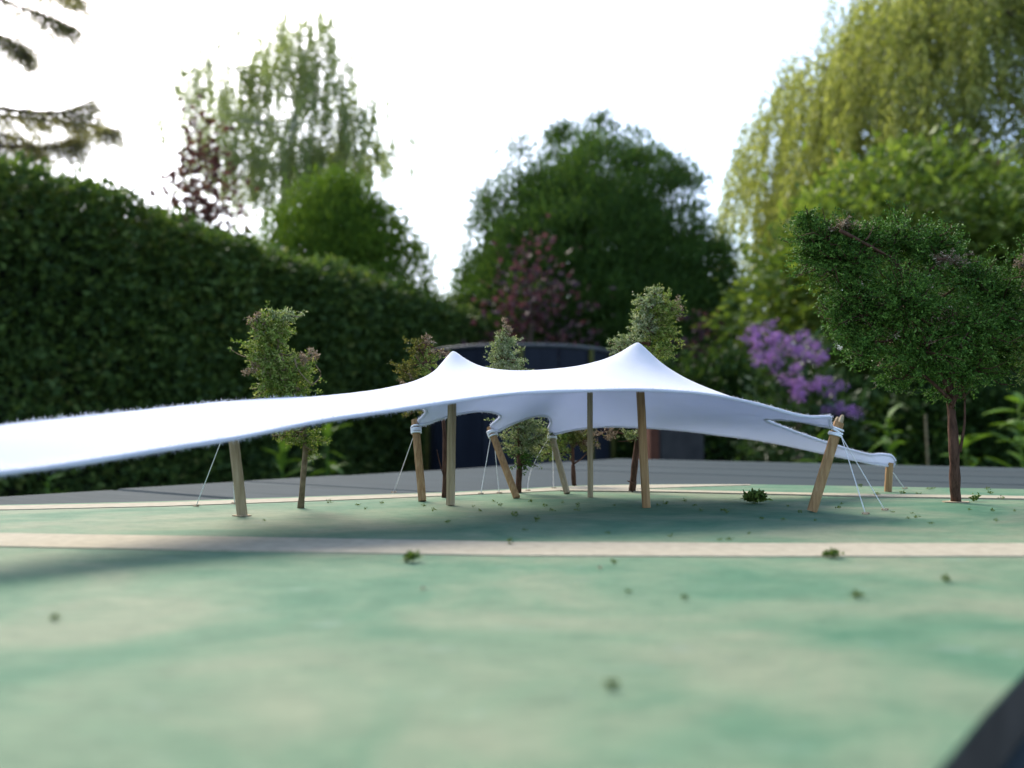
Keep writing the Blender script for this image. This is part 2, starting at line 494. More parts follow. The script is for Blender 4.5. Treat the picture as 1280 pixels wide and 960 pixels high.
def inside(pts, poly):
    x, y = pts[:, 0], pts[:, 1]; r = np.zeros(len(pts), bool)
    a = poly; b = np.roll(poly, -1, 0)
    for (x0, y0), (x1, y1) in zip(a[:, :2], b[:, :2]):
        c = ((y0 > y) != (y1 > y)) & (x < (x1 - x0) * (y - y0) / (y1 - y0 + 1e-12) + x0)
        r ^= c
    return r
lo, hi = loop.min(0), loop.max(0)
sp = 3.3
xs, ys = np.meshgrid(np.arange(lo[0], hi[0], sp), np.arange(lo[1], hi[1], sp * .866))
xs = xs + (np.arange(xs.shape[0]) % 2)[:, None] * sp / 2
pts = np.stack([xs.ravel(), ys.ravel()], 1) + RNG.uniform(-.25, .25, (xs.size, 2))
pts = pts[inside(pts, loop)]
dmin = np.min(np.linalg.norm(pts[:, None] - loop[None, :, :2], axis=2), axis=1)
pts = pts[dmin > 1.1]
for p in peaks: pts = pts[np.linalg.norm(pts - p[:2], axis=1) > 4.2]
extra = []
for p in peaks:
    extra.append(p[:2])
    for r_, n_ in ((.9, 6), (2.0, 8), (3.4, 12)):
        for k in range(n_): extra.append(p[:2] + r_ * np.array((math.cos(2 * math.pi * (k + .3 * r_) / n_), math.sin(2 * math.pi * (k + .3 * r_) / n_))))
allp = np.vstack([loop[:, :2], pts, np.array(extra)])
res = geometry.delaunay_2d_cdt([Vector(p) for p in allp], [(i, (i + 1) % nb) for i in range(nb)], [], 1, 1e-5)
cv = np.array([tuple(v) for v in res[0]]); cf = np.array(res[2]); org_v = res[3]
nv = len(cv)
fixed = np.zeros(nv, bool); zf = np.zeros(nv); soft = np.zeros(nv)
src = np.array([o[0] if len(o) else -1 for o in org_v])
isb = (src >= 0) & (src < nb)
fixed[isb] = True; zf[isb] = loop[src[isb], 2]
for p, cap in zip(peaks, (.5, .5, 2.4)):
    d = np.linalg.norm(cv - p[:2], axis=1); k = d < cap
    fixed[k] = True; zf[k] = p[2] - .35 * d[k]
# cotangent stiffness, kept as edge lists
mass = np.zeros(nv); EI, EJ, EW = [], [], []
A, B, C_ = cv[cf[:, 0]], cv[cf[:, 1]], cv[cf[:, 2]]
area = .5 * np.abs((B - A)[:, 0] * (C_ - A)[:, 1] - (B - A)[:, 1] * (C_ - A)[:, 0]) + 1e-9
for i0, i1, i2 in ((0, 1, 2), (1, 2, 0), (2, 0, 1)):
    P0, P1, P2 = cv[cf[:, i0]], cv[cf[:, i1]], cv[cf[:, i2]]
    cot = np.clip(np.sum((P1 - P0) * (P2 - P0), 1) / (2 * area), -6, 6) * .5
    EI.append(cf[:, i1]); EJ.append(cf[:, i2]); EW.append(cot)
    mass += np.bincount(cf[:, i0], area / 3, nv)
EI, EJ, EW = np.concatenate(EI), np.concatenate(EJ), np.concatenate(EW)
def lap(x):
    f = EW * (x[EI] - x[EJ])
    return np.bincount(EI, f, nv) - np.bincount(EJ, f, nv)
BETA = 9.0
# the cloth is stretched tight between the tops of the poles: a ridge with a little sag
def ridge(a, b_, sag, w=.25, n=15):
    for k in range(1, n):
        s = k / n
        q = a + (b_ - a) * s
        z = q[2] - sag * 4 * s * (1 - s)
        i = np.argmin(np.linalg.norm(cv - q[:2], axis=1))
        if not fixed[i]:
            soft[i] = w; zf[i] = z
def ridge_px(lst, w):
    P = cr(ctl(lst), 5) * MM
    for q in P[1:-1]:
        i = np.argmin(np.linalg.norm(cv - q[:2], axis=1))
        if not fixed[i]:
            soft[i] = w; zf[i] = q[2]
ridge_px([(566, 439.5, 327), (585, 446.5, 326.5), (602, 451, 326), (640, 456.3, 324), (680, 455, 322), (740, 448, 320), (775, 438, 318), (797.5, 428.5, 317)], .3)
ridge_px([(797.5, 428.5, 317), (816, 441, 316.5), (840, 459, 315.5), (880, 478.5, 313.5), (940, 502, 309), (985, 514.5, 305)], .3)
ridge_px([(566, 439.5, 327), (552, 446, 322), (530, 456.5, 315), (480, 474, 300), (400, 487.5, 279), (330, 497, 262)], .3)
ridge(pk2, pk3, 3.0)
ridge(pk1, pk3, 7.0, .15)
fr = ~fixed
def Kx(x):
    l = lap(x)
    return l + BETA * lap(l / mass) + soft * x
zz = np.where(fixed, zf, np.mean(zf[fixed]))
rr_ = np.where(fr, soft * zf - Kx(zz), 0.0)
dg_ = np.bincount(EI, EW, nv) + np.bincount(EJ, EW, nv)
pre = 1 / (np.abs(dg_) + BETA * dg_ ** 2 / mass * 1.3 + soft + 1e-9)
y_ = pre * rr_; p_ = y_.copy(); rs = rr_ @ y_
for it in range(4000):
    kp = np.where(fr, Kx(p_), 0.0)
    al = rs / (p_ @ kp); zz = zz + al * p_; rr_ = rr_ - al * kp
    y_ = pre * rr_; rn = rr_ @ y_
    if rn < 1e-9: break
    p_ = y_ + rn / rs * p_; rs = rn
print('tent solve', it, nv, rn)
TVt = np.column_stack([cv, zz]) / MM
ctr3 = np.array((0.0, .31, BZ))
tent = thing('stretch_tent', ctr3, 'white stretch fabric tent canopy with two pointed peaks held up by sticks', 'tent')
# triangles wound upwards
nrm = (B - A)[:, 0] * (C_ - A)[:, 1] - (B - A)[:, 1] * (C_ - A)[:, 0]
cf[nrm < 0] = cf[nrm < 0][:, ::-1]
memb = make('canopy', TVt, cf, M['fabric'], tent, smooth=True)
sol = memb.modifiers.new('thickness', 'SOLIDIFY'); sol.thickness = .0006; sol.offset = 0
sub = memb.modifiers.new('smooth', 'SUBSURF'); sub.levels = 1; sub.render_levels = 1
# rolled hem along the whole edge
H = np.vstack([loop, loop[:1]]) / MM
mb = MB(); mb.tube(H + np.array((0, 0, -.0001)), (.00062) * (1 + .18 * wob(H * 1000, .35, 3)), 7, cap=False)
mb.build('hem', M['fabric'], tent, smooth=True)
# loose fibres standing off the cut edge
nf = 26000
ti = RNG.uniform(0, nb - 1, nf); i0 = ti.astype(int); fr_ = (ti - i0)[:, None]
Pb = H[i0] * (1 - fr_) + H[i0 + 1] * fr_
tang = unit(H[i0 + 1] - H[i0])
dirs = unit(RNG.normal(size=(nf, 3)) + np.array((0, 0, -.1)))
dirs = unit(dirs - .6 * tang * np.sum(dirs * tang, 1, keepdims=True))
V, T = leaf_quads(Pb + dirs * .0004, dirs, (RNG.uniform(.02, 1.0, nf) ** 2 * .0009 + .0002) * np.where(Pb[:, 0] < -.02, 1.5, 1.0), .00010, .4)
make('loose_fibre', V, T, M['fabric'], tent, kind='stuff')

# ------------------------------------------------------------------ poles with their lashings and guy threads
def pole(label, base, top, w, mat_, guys=(), lash=True, over=.003, split=False, rim=False, group='wooden tent poles', spin=.4):
    base = np.array(base); top = np.array(top); w = w * .9
    t = thing('tent_pole', base, label, 'tent pole', group)
    ax = unit(top - base)
    bot = base - ax * .0 + np.array((0, 0, .0002))
    end = top + ax * over
    n = 10
    path = [bot + (end - bot) * k / n + unit(RNG.normal(size=3)) * w * .015 for k in range(n + 1)]
    mb = MB(); mb.tube(path, w * .54, 8, True, sq=(1, .93, 1, .93), spin=spin); mb.build('shaft', mat_, t)
    if split:
        for k in range(3):
            a = 2 * math.pi * k / 3 + .5
            c = end + np.array((math.cos(a), math.sin(a), 0)) * w * .26
            MB().tube([c - ax * .001, c + ax * .0013, c + ax * RNG.uniform(.002, .003)], [w * .24, w * .22, w * .12], 6).build('split_end', M['split'], t)
    if lash:
        mb = MB()
        for k in range(4):
            mb.ring(top - ax * (.0012 + .0008 * k), ax + RNG.normal(size=3) * .10, w * .56 + .0002, .00042)
        mb.build('lashing', M['thread'], t, smooth=True)
    for gx_, off in guys:
        g0 = top - ax * .003 + np.array((0, -w * .5, 0)) * 0
        g1 = np.array(gx_)
        dd = unit(g1 - g0); g0 = g0 + unit(np.array((dd[0], dd[1], 0))) * w * .5
        path = [g0 + (g1 - g0) * k / 12 + np.array((off, 0, -abs(off) * .4)) * 4 * (k / 12) * (1 - k / 12) for k in range(13)]
        gl = MB().tube(path, .00016, 6).build('guy_thread', M['thread'], t, smooth=True)
        pg = MB().tube([g1 + np.array((0, 0, .0001)), g1 + np.array((0, 0, .0004))], [.0011, .0008], 9)
        pg.tube([g1 + np.array((-.0012, .0002, .0004)), g1 + np.array((.0013, -.0002, .0005))], .00035, 6)
        pg.build('anchor_peg', M['split'], gl)
    if rim:
        mb = MB(); m_ = 16
        V = []
        for k in range(m_):
            a = 2 * math.pi * k / m_; r = w * (.6 + .25 * RNG.random())
            V.append((base[0] + r * 1.3 * math.cos(a), base[1] + r * math.sin(a)))
        mb.prism(V, BZ + .0001, BZ + .0004).build('torn_rim', M['split'], t)
    return t

pole('tall straight pole under the left peak of the tent', p1b, pk1 / MM - np.array((0, 0, .0014)), .0036, M['pole_pale'], lash=False, over=0, spin=.2)
pole('tall reddish-edged pole under the right, higher peak of the tent', p2b, pk2 / MM - np.array((0, 0, .0014)), .0036, M['pole'], lash=False, over=0, spin=.75)
pole('thin upright pole standing deep under the tent between the two peaks', p3b, pk3 / MM - np.array((0, 0, .0014)), .0029, M['pole_pale'], lash=False, over=0)
pole('short leaning pole with thread lashing at the left back corner of the tent', onz(528, 627), at(519.5, 531, .357), .0036, M['pole'], [(onz(492, 616), 0)], over=.0022)
pole('pole leaning steeply left with two threads, at the middle of the back hem', onz(646, 623), at(613.5, 537, .379), .0036, M['pole'], [(onz(601, 618), 0), (onz(624, 617), 0)], over=.0012)
pole('thin pole leaning left with a slack thread, just right of the steep one', onz(709, 617.5), at(688.5, 540, .4), .0034, M['pole_pale'], [(onz(660, 614), -.003), (onz(692, 611), 0)], over=.001)
pole('thick leaning pole with a split top at the right front corner', onz(1015, 640), at(1047.5, 532, .303), .0040, M['pole'], [(onz(1082, 643), 0), (onz(1106, 638), 0)], over=.0012, split=True)
pole('very short pole under the rightmost low tip of the tent', onz(1110, 615), at(1112, 578.5, .401), .0038, M['pole'], [(onz(1131, 611), 0)], lash=False, over=0)
pole('pale pole behind the left arm of the tent with torn card at its foot', onz(303, 645), at(288, 512, .290), .0037, M['pole_pale'], [(onz(245, 633), 0), (onz(293, 630), 0)], over=0, rim=True)
e7 = at(-203, 605, .160)
pole('leaning pole at the near left tip of the tent', (e7[0] - .004, e7[1] - .002, BZ), e7, .0040, M['pole_pale'], [((e7[0] - .03, e7[1] - .012, BZ), 0)], over=.001)

# ------------------------------------------------------------------ sprig trees on the board
def sprig(label, trunk, blobs, rad, twig_mat, name='sprig_tree', rim=False, twigs=(), group='sprig trees on the board', dead=0):
    """trunk: (px,py,depth mm) list from the foot; blobs: (px,py,rx px,ry px,depth mm, number of branchlets, bit size mm, material)"""
    T = np.array(ctl(trunk)); T[0] = onz(trunk[0][0], trunk[0][1])
    C = cr(T, 6)
    t = thing(name, T[0], label, 'model tree', group)
    k = np.linspace(0, 1, len(C))
    wv = np.stack([wob(C * 1000, .12, 5), wob(C * 1000, .12, 8), np.zeros(len(C))], 1) * .0003
    br = MB(); br.tube(C + wv * (k > .05)[:, None], rad * (1.05 - .75 * k ** 1.3) * (1 + .12 * wob(C * 1000, .5, 6)), 8)
    for (a, b_, r_) in twigs:
        pa, pb = at(*a), at(*b_)
        mid = (pa + pb) / 2 + RNG.normal(size=3) * .0012
        br.tube(cr([pa, mid, pb], 4), np.linspace(r_, r_ * .45, 9), 6)
    groups = {}
    for (px, py, rx, ry, d, nb_, bs, mt) in blobs:
        c = at(px, py, d / MM); sx = rx * d / F / MM; sy = ry * d / F / MM
        near_i = np.argmin(np.linalg.norm(C - c, axis=1)); root = C[near_i]
        nb_ = int(nb_ * ((1.15 if mt == 'sprig_green' else 1.1) if mt != 'sprig_brown' else .9))
        for q in range(nb_):
            u = unit(RNG.normal(size=3)); r_ = RNG.random() ** .42 if q % 6 else RNG.uniform(1.0, 1.4)
            e = c + u * np.array((sx, sx * .75, sy)) * r_ * (1 + .15 * wob((c + u * .01)[None] * 1000, .4, 11)[0])
            s0 = c + (e - c) * RNG.uniform(.05, .5) + RNG.normal(size=3) * sx * .05
            ln = np.linalg.norm(e - s0)
            mid = (s0 + e) / 2 + np.array((0, 0, -.12 * ln)) + RNG.normal(size=3) * ln * .12
            pth = np.array([s0, mid, e])
            if q % 7 == 0:
                br.tube(cr(pth, 2), np.linspace(.00032, .00014, 5), 3, cap=False)
            nbit = int(16 + 10 * RNG.random())
            s = RNG.uniform(.25, 1.0, nbit)[:, None]
            pos = (1 - s) ** 2 * s0 + 2 * s * (1 - s) * mid + s * s * e
            axis = unit(e - mid)
            dr = unit(axis * .8 + RNG.normal(size=(nbit, 3)) * .75)
            pos = pos + RNG.normal(size=(nbit, 3)) * bs * .00028
            groups.setdefault((mt, bs), []).append((pos, dr))
        # a stem into the clump
        br.tube(cr([root, (root + c) / 2 + RNG.normal(size=3) * sx * .1, c + np.array((0, 0, sy * .3))], 4), np.linspace(rad * .45, rad * .15, 9), 5)
    br.build('trunk', twig_mat, t, smooth=True)
    mats = {}
    for (mt, bs), lst in groups.items():
        P = np.vstack([a for a, _ in lst]); D = np.vstack([b_ for _, b_ in lst])
        n_ = len(P)
        mats.setdefault(mt, []).append(leaf_quads(P, D, RNG.uniform(.6, 1.35, n_) * bs / MM, RNG.uniform(.38, .62, n_) * bs / MM, .3))
    for mt, lst in mats.items():
        V = np.vstack([a for a, _ in lst]); off = np.cumsum([0] + [len(a) for a, _ in lst])[:-1]
        T_ = np.vstack([b_ + o_ for (_, b_), o_ in zip(lst, off)])
        make('crown' if mt != 'sprig_brown' else 'dry_tips', V, T_, M[mt], t, kind=None if mt != 'sprig_brown' else 'stuff')
    if rim:
        m_ = 18; V = []
        for k_ in range(m_):
            a = 2 * math.pi * k_ / m_; r = rad * (1.25 + .5 * RNG.random())
            V.append((T[0][0] + r * 1.5 * math.cos(a), T[0][1] + r * math.sin(a)))
        MB().prism(V, BZ + .0001, BZ + .0005).build('torn_rim', M['split'], t)
    return t

G, S, W_, O, D_ = 'sprig_green', 'sprig_moss', 'sprig_grey', 'sprig_olive', 'sprig_brown'
sprig('big dark green conifer sprig tree standing right of the tent',
      [(1195, 628, 341), (1193, 580, 341), (1190, 530, 341), (1186, 480, 342), (1172, 420, 343), (1130, 340, 343), (1062, 293, 342)],
      [(1025, 297, 42, 36, 338, 210, 1.25, G), (1008, 275, 22, 17, 336, 60, 1.2, G), (1060, 325, 55, 42, 339, 260, 1.3, G), (1072, 297, 42, 24, 342, 150, 1.25, G), (1022, 322, 34, 34, 340, 120, 1.25, G), (1060, 372, 38, 50, 339, 190, 1.3, G), (1052, 400, 28, 38, 338, 110, 1.25, G), (1078, 438, 34, 28, 338, 90, 1.25, G), (1120, 300, 60, 36, 345, 260, 1.3, G), (1165, 310, 50, 34, 346, 200, 1.3, G),
       (1215, 352, 52, 40, 344, 230, 1.3, G), (1250, 385, 38, 55, 343, 200, 1.3, G), (1245, 440, 34, 36, 345, 120, 1.3, G), (1130, 375, 80, 50, 336, 460, 1.35, G), (1210, 410, 62, 50, 336, 300, 1.35, G),
       (1080, 400, 42, 40, 338, 170, 1.3, G), (1150, 440, 70, 42, 338, 330, 1.35, G), (1205, 460, 50, 34, 340, 170, 1.3, G), (1120, 474, 32, 22, 341, 50, 1.25, G), (1178, 492, 34, 14, 341, 34, 1.2, G),
       (1052, 282, 30, 9, 334, 40, 1.1, D_), (1185, 325, 26, 14, 335, 30, 1.1, D_), (1130, 400, 90, 60, 345, 90, 1.2, D_)],
      .0021, M['twig'], rim=True, twigs=[((1050, 288, .329), (1122, 326, .334), .0008), ((1082, 300, .329), (1092, 282, .329), .0004), ((1172, 324, .330), (1190, 319, .330), .0007), ((1188, 500, .339), (1112, 440, .336), .0008), ((1187, 490, .339), (1150, 410, .334), .0009), ((1188, 505, .339), (1245, 425, .338), .0009), ((1190, 510, .339), (1222, 470, .335), .0005), ((1200, 565, .340), (1206, 500, .340), .0007), ((1206, 500, .340), (1196, 450, .342), .0006)])
sprig('conifer sprig tree cut by the right edge of the picture',
      [(1330, 634, 330), (1328, 560, 330), (1325, 480, 330), (1322, 380, 330)],
      [(1310, 340, 46, 60, 328, 240, 1.3, G), (1322, 420, 60, 60, 330, 260, 1.3, G), (1312, 450, 46, 50, 328, 130, 1.3, S), (1285, 330, 16, 34, 326, 40, 1.2, D_)],
      .0020, M['twig'])
sprig('mossy green sprig tree with pale dry top behind the left arm of the tent',
      [(376, 635, 317), (378, 600, 317), (381, 560, 317), (378, 520, 317), (362, 470, 317), (342, 420, 317)],
      [(340, 412, 33, 26, 316, 120, 1.25, S), (333, 440, 33, 34, 316, 150, 1.25, S), (345, 470, 32, 34, 317, 150, 1.25, S), (374, 462, 23, 26, 316, 70, 1.15, S), (365, 490, 30, 22, 317, 80, 1.2, S),
       (322, 400, 20, 14, 315, 30, 1.1, D_), (352, 396, 22, 10, 315, 34, 1.1, W_), (382, 446, 17, 14, 315, 22, 1.0, D_), (372, 545, 34, 16, 317, 55, 1.15, S), (358, 542, 18, 10, 316, 14, 1.0, D_), (390, 565, 12, 12, 317, 14, 1.1, S), (318, 462, 17, 14, 315, 14, 1.0, D_)],
      .0012, M['twig_pale'], twigs=[((368, 448, .313), (390, 482, .313), .0003), ((390, 482, .313), (394, 455, .313), .00022)])
sprig('sparse twiggy olive sprig tree left of the left tent peak',
      [(555, 622, 366), (556, 580, 366), (555, 530, 366), (545, 480, 366), (528, 440, 366)],
      [(522, 436, 18, 16, 366, 34, 1.2, O), (510, 462, 18, 16, 366, 38, 1.2, O), (532, 455, 22, 20, 366, 40, 1.2, S), (546, 440, 20, 8, 366, 14, 1.0, D_), (535, 425, 12, 6, 366, 10, 1.0, D_), (515, 480, 26, 16, 366, 30, 1.1, D_), (520, 512, 20, 14, 366, 22, 1.1, O)],
      .0011, M['twig'], twigs=[((520, 445, .362), (552, 470, .362), .0003), ((528, 428, .362), (562, 440, .364), .0003), ((556, 600, .366), (546, 562, .366), .0003)])
sprig('cone shaped grey-green sprig tree with brown tip, between the two tent peaks',
      [(648, 616, 393), (650, 580, 393), (650, 540, 393), (640, 480, 393), (632, 415, 393)],
      [(632, 432, 17, 20, 393, 80, 1.2, W_), (631, 450, 27, 22, 393, 110, 1.2, W_), (640, 480, 34, 34, 393, 130, 1.2, W_), (652, 528, 36, 28, 393, 130, 1.2, W_), (660, 555, 34, 24, 393, 100, 1.2, W_), (652, 575, 22, 14, 393, 36, 1.2, G), (632, 410, 9, 10, 392, 22, 1.0, D_)],
      .0014, M['twig'])
sprig('yellow-green sprig tree with a brown stem seen under the back hem of the tent',
      [(718, 607, 443), (717, 585, 443), (716, 560, 443), (712, 520, 443)],
      [(700, 545, 26, 22, 442, 70, 1.3, S), (690, 566, 20, 14, 442, 44, 1.3, S), (722, 545, 26, 20, 443, 70, 1.3, O), (735, 550, 16, 16, 443, 24, 1.1, D_), (705, 520, 24, 20, 443, 40, 1.3, S)],
      .0013, M['twig'], twigs=[((717, 580, .443), (735, 565, .443), .0005), ((717, 580, .443), (699, 568, .443), .0004)])
sprig('pale lichen-grey sprig tree rising behind the right tent peak',
      [(790, 615, 398), (793, 585, 398), (798, 545, 398), (803, 490, 398), (812, 420, 398), (818, 385, 398)],
      [(825, 385, 32, 20, 397, 120, 1.3, S), (812, 378, 22, 16, 396, 70, 1.25, W_), (805, 405, 24, 22, 397, 90, 1.25, W_), (828, 412, 26, 22, 397, 90, 1.3, S), (785, 428, 20, 14, 397, 50, 1.2, W_), (820, 440, 30, 16, 397, 60, 1.25, S), (845, 384, 15, 12, 396, 26, 1.1, D_), (818, 362, 14, 5, 396, 18, 1.1, W_), (765, 438, 10, 6, 397, 10, 1.0, W_), (790, 470, 30, 20, 398, 40, 1.2, S), (757, 540, 18, 9, 398, 20, 1.0, D_), (788, 545, 13, 8, 397, 18, 1.0, W_)],
      .0016, M['twig'], twigs=[((791, 606, .398), (784, 601, .398), .0006), ((797, 548, .398), (772, 552, .396), .0004), ((772, 548, .397), (750, 536, .397), .0003)])

# ------------------------------------------------------------------ crumbs of green scatter on the board
def crumb(px, py, w, h, label, mt='crumb', n=None, group=None):
    b = onz(px, py); d = b[1]
    sx, sz = w * d / F / 2, h * d / F
    n = n or int(26 + 6 * w)
    P = RNG.normal(size=(n, 3)) * .42; P = P / np.maximum(1, np.linalg.norm(P, axis=1, keepdims=True))
    pos = b + P * np.array((sx, sx * .8, sz * .45)) + np.array((0, 0, sz * .5))
    bs = max(min(sx, sz) * .75, .00035)
    pos[:, 2] = np.maximum(pos[:, 2], BZ + .0002)
    D = unit(RNG.normal(size=(n, 3)) + np.array((0, 0, .3)))
    D[:, 2] = np.where(pos[:, 2] + D[:, 2] * bs < BZ + .0002, np.abs(D[:, 2]), D[:, 2])
    V, T = leaf_quads(pos, D, RNG.uniform(.5, 1.0, n) * bs, RNG.uniform(.35, .7, n) * bs, .3)
    V[:, 2] = np.maximum(V[:, 2], BZ + .0001)
    o = make('scatter_crumb', V, T, M[mt], base=b)
    return set_props(o, label, 'crumb', group or 'crumbs scattered on the green board')
BIG = [
 (944, 630, 27, 16, 'largest dark green crumb clump, lying right of the tent poles', 160),
 (513, 703, 23, 13, 'ragged green crumb just in front of the near cream path, left of centre', 70),
 (1040, 698, 24, 11, 'double green crumb on the front edge of the near cream path', 70),
 (637, 682, 9, 12, 'upright green crumb standing on the near cream path at the centre', 40),
 (1071, 748, 15, 9, 'blurred olive crumb in the right foreground below the double crumb', 50),
 (1182, 728, 13, 8, 'blurred green crumb farthest right in the foreground', 45),
 (856, 750, 10, 7, 'small blurred crumb in the foreground, left of two on the right', 40),
 (786, 742, 9, 5, 'faint small crumb in the foreground right of centre', 36),
 (768, 705, 9, 5, 'tiny green crumb just in front of the near cream path, right of centre', 34),
 (764, 862, 18, 13, 'large out-of-focus green crumb nearest the camera', 60),
 (70, 776, 12, 8, 'out-of-focus brownish crumb in the left foreground', 50),
 (1219, 627, 13, 10, 'upright green crumb beside the foot of the big dark sprig tree', 50),
 (671, 653, 9, 8, 'dark crumb under the front hem, right one of two near the centre', 36),
 (643, 647, 10, 7, 'dark crumb under the front hem, left one of two near the centre', 36),
 (528, 738, 9, 4, 'reddish tan speck in the foreground left of centre', 26),
 (750, 712, 8, 5, 'pale tan speck beside the tiny crumb in front of the cream path', 24),
]
for px, py, w, h, lab, n in BIG:
    crumb(px, py, w, h, lab, 'crumb_tan' if 'tan speck' in lab else 'crumb', n)
SMALL = [(448, 633), (457, 638), (476, 630), (530, 634), (542, 640), (592, 634), (601, 640), (617, 628), (625, 634), (664, 629), (682, 634), (690, 640), (703, 630), (722, 634),
         (768, 633), (822, 633), (832, 632), (856, 628), (868, 633), (876, 640), (904, 640), (907, 642), (838, 672), (900, 676), (912, 676), (936, 668), (952, 650), (980, 652), (1048, 637), (1052, 631),
         (1116, 641), (1140, 643), (1135, 650), (1145, 648), (1164, 656), (1212, 639), (1245, 653), (1268, 640), (1096, 620), (1128, 619), (1145, 619), (1160, 613), (1166, 612), (1235, 614), (1238, 618), (1150, 618),
         (1075, 609), (1240, 640), (1252, 625), (985, 634), (1000, 642), (1020, 652), (760, 668), (722, 640), (655, 664), (560, 654), (330, 652), (412, 630)]
MARKS = [((303, 645), 'the pale pole behind the tent arm'), ((376, 635), 'the mossy sprig tree'), ((528, 627), 'the left back pole'), ((563, 632), 'the left peak pole'), ((646, 623), 'the steeply leaning pole'),
         ((738, 622), 'the thin upright pole'), ((808, 635), 'the right peak pole'), ((944, 628), 'the largest crumb clump'), ((1015, 640), 'the split-topped pole'), ((1110, 615), 'the very short pole'),
         ((1195, 628), 'the big dark sprig tree')]
ORD = ['nearest', 'second nearest', 'third nearest', 'fourth nearest', 'fifth nearest', 'sixth nearest', 'seventh nearest', 'eighth nearest', 'ninth nearest', 'tenth nearest', 'eleventh nearest', 'twelfth nearest']
byside = {}
for (px, py) in SMALL:
    m_ = min(MARKS, key=lambda k: (k[0][0] - px) ** 2 + (2.5 * (k[0][1] - py)) ** 2)
    byside.setdefault((m_[1], 'left' if px < m_[0][0] else 'right'), []).append((math.hypot(px - m_[0][0], py - m_[0][1]), px, py))
for (mk, side), lst in byside.items():
    for k, (_, px, py) in enumerate(sorted(lst)):
        w = float(RNG.uniform(4.5, 9))
        crumb(px, py, w, w * RNG.uniform(.45, .8), 'tiny green speck %s of %s, %s' % (side, mk, ORD[k]) if len(lst) > 1 else 'lone tiny green speck just %s of %s' % (side, mk), 'crumb', 18, 'tiny specks of scatter')

# ------------------------------------------------------------------ trees, shrubs and hedge of the garden behind
def limbs(mb, root, h, spread, n, r0, seed, lean=(0, 0)):
    r = np.random.default_rng(seed)
    root = np.array(root, float)
    path = [root + np.array((lean[0] * s + .04 * h * math.sin(3 * s + seed) * s, lean[1] * s, h * s)) for s in np.linspace(0, 1, 9)]
    mb.tube(path, np.linspace(r0, r0 * .2, 9), 9)
    tips = []
    for k in range(n):
        s = r.uniform(.25, .92); i = int(s * 8); b = path[i] + (path[min(i + 1, 8)] - path[i]) * (s * 8 - i)
        a = r.uniform(0, 6.283); up = r.uniform(.25, .9)
        ln = spread * (1.15 - s * .7) * r.uniform(.7, 1.1)
        d = np.array((math.cos(a), math.sin(a), up)); d /= np.linalg.norm(d)
        e = b + d * ln
        m = (b + e) / 2 + np.array((0, 0, .1 * ln)) + r.normal(size=3) * ln * .06
        mb.tube(cr([b, m, e], 4), np.linspace(r0 * (.5 - .3 * s), r0 * .05, 9), 5)
        tips.append(e)
    return path, np.array(tips)

def clumps(centres, n_per, spread, L, Wd, outward=None, up=.2, dirn=None, jitter=.8, squash=.7):
    """leaves gathered into clumps round the given centres"""
    n = len(centres)
    sz = RNG.uniform(.55, 1.35, n)
    P = np.repeat(centres, n_per, 0)
    s = np.repeat(sz, n_per)[:, None]
    off = RNG.normal(size=P.shape) * spread * s * np.array((1, 1, squash)) * .6
    pos = P + off
    base = unit(off + 1e-6) if dirn is None else np.broadcast_to(dirn, P.shape)
    if outward is not None: base = base + unit(pos - outward) * .8
    D = unit(base + np.array((0, 0, up)) + RNG.normal(size=P.shape) * jitter)
    m = len(pos)
    return leaf_quads(pos, D, RNG.uniform(.6, 1.3, m) * L, RNG.uniform(.6, 1.3, m) * Wd, .2)

def merge(lst):
    off = np.cumsum([0] + [len(a) for a, _ in lst])[:-1]
    return np.vstack([a for a, _ in lst]), np.vstack([t + o for (_, t), o in zip(lst, off)])

def profile_points(c, n, rx, ry, height, prof, shell=.35, seed=0, rough=.16):
    """points in a body of revolution: prof(s) gives the relative radius at relative height s"""
    s = RNG.random(n * 3); keep = RNG.random(n * 3) < np.array([prof(q) for q in s]) / 1.0 + .05
    s = s[keep][:n]; m = len(s)
    a = RNG.uniform(0, 6.283, m); r = 1 - shell * RNG.random(m) ** 1.4
    pr = np.array([prof(q) for q in s])
    P = np.stack([np.cos(a) * r * pr * rx, np.sin(a) * r * pr * ry, s * height], 1)
    k = 1 + rough * wob(P + seed, 3.2 / max(rx, .3), 20 + seed) + rough * .6 * wob(P, 8 / max(rx, .3), 40 + seed)
    P[:, :2] *= k[:, None]; P[:, 2] *= 1 + .25 * (k - 1)
    return P + np.array(c)

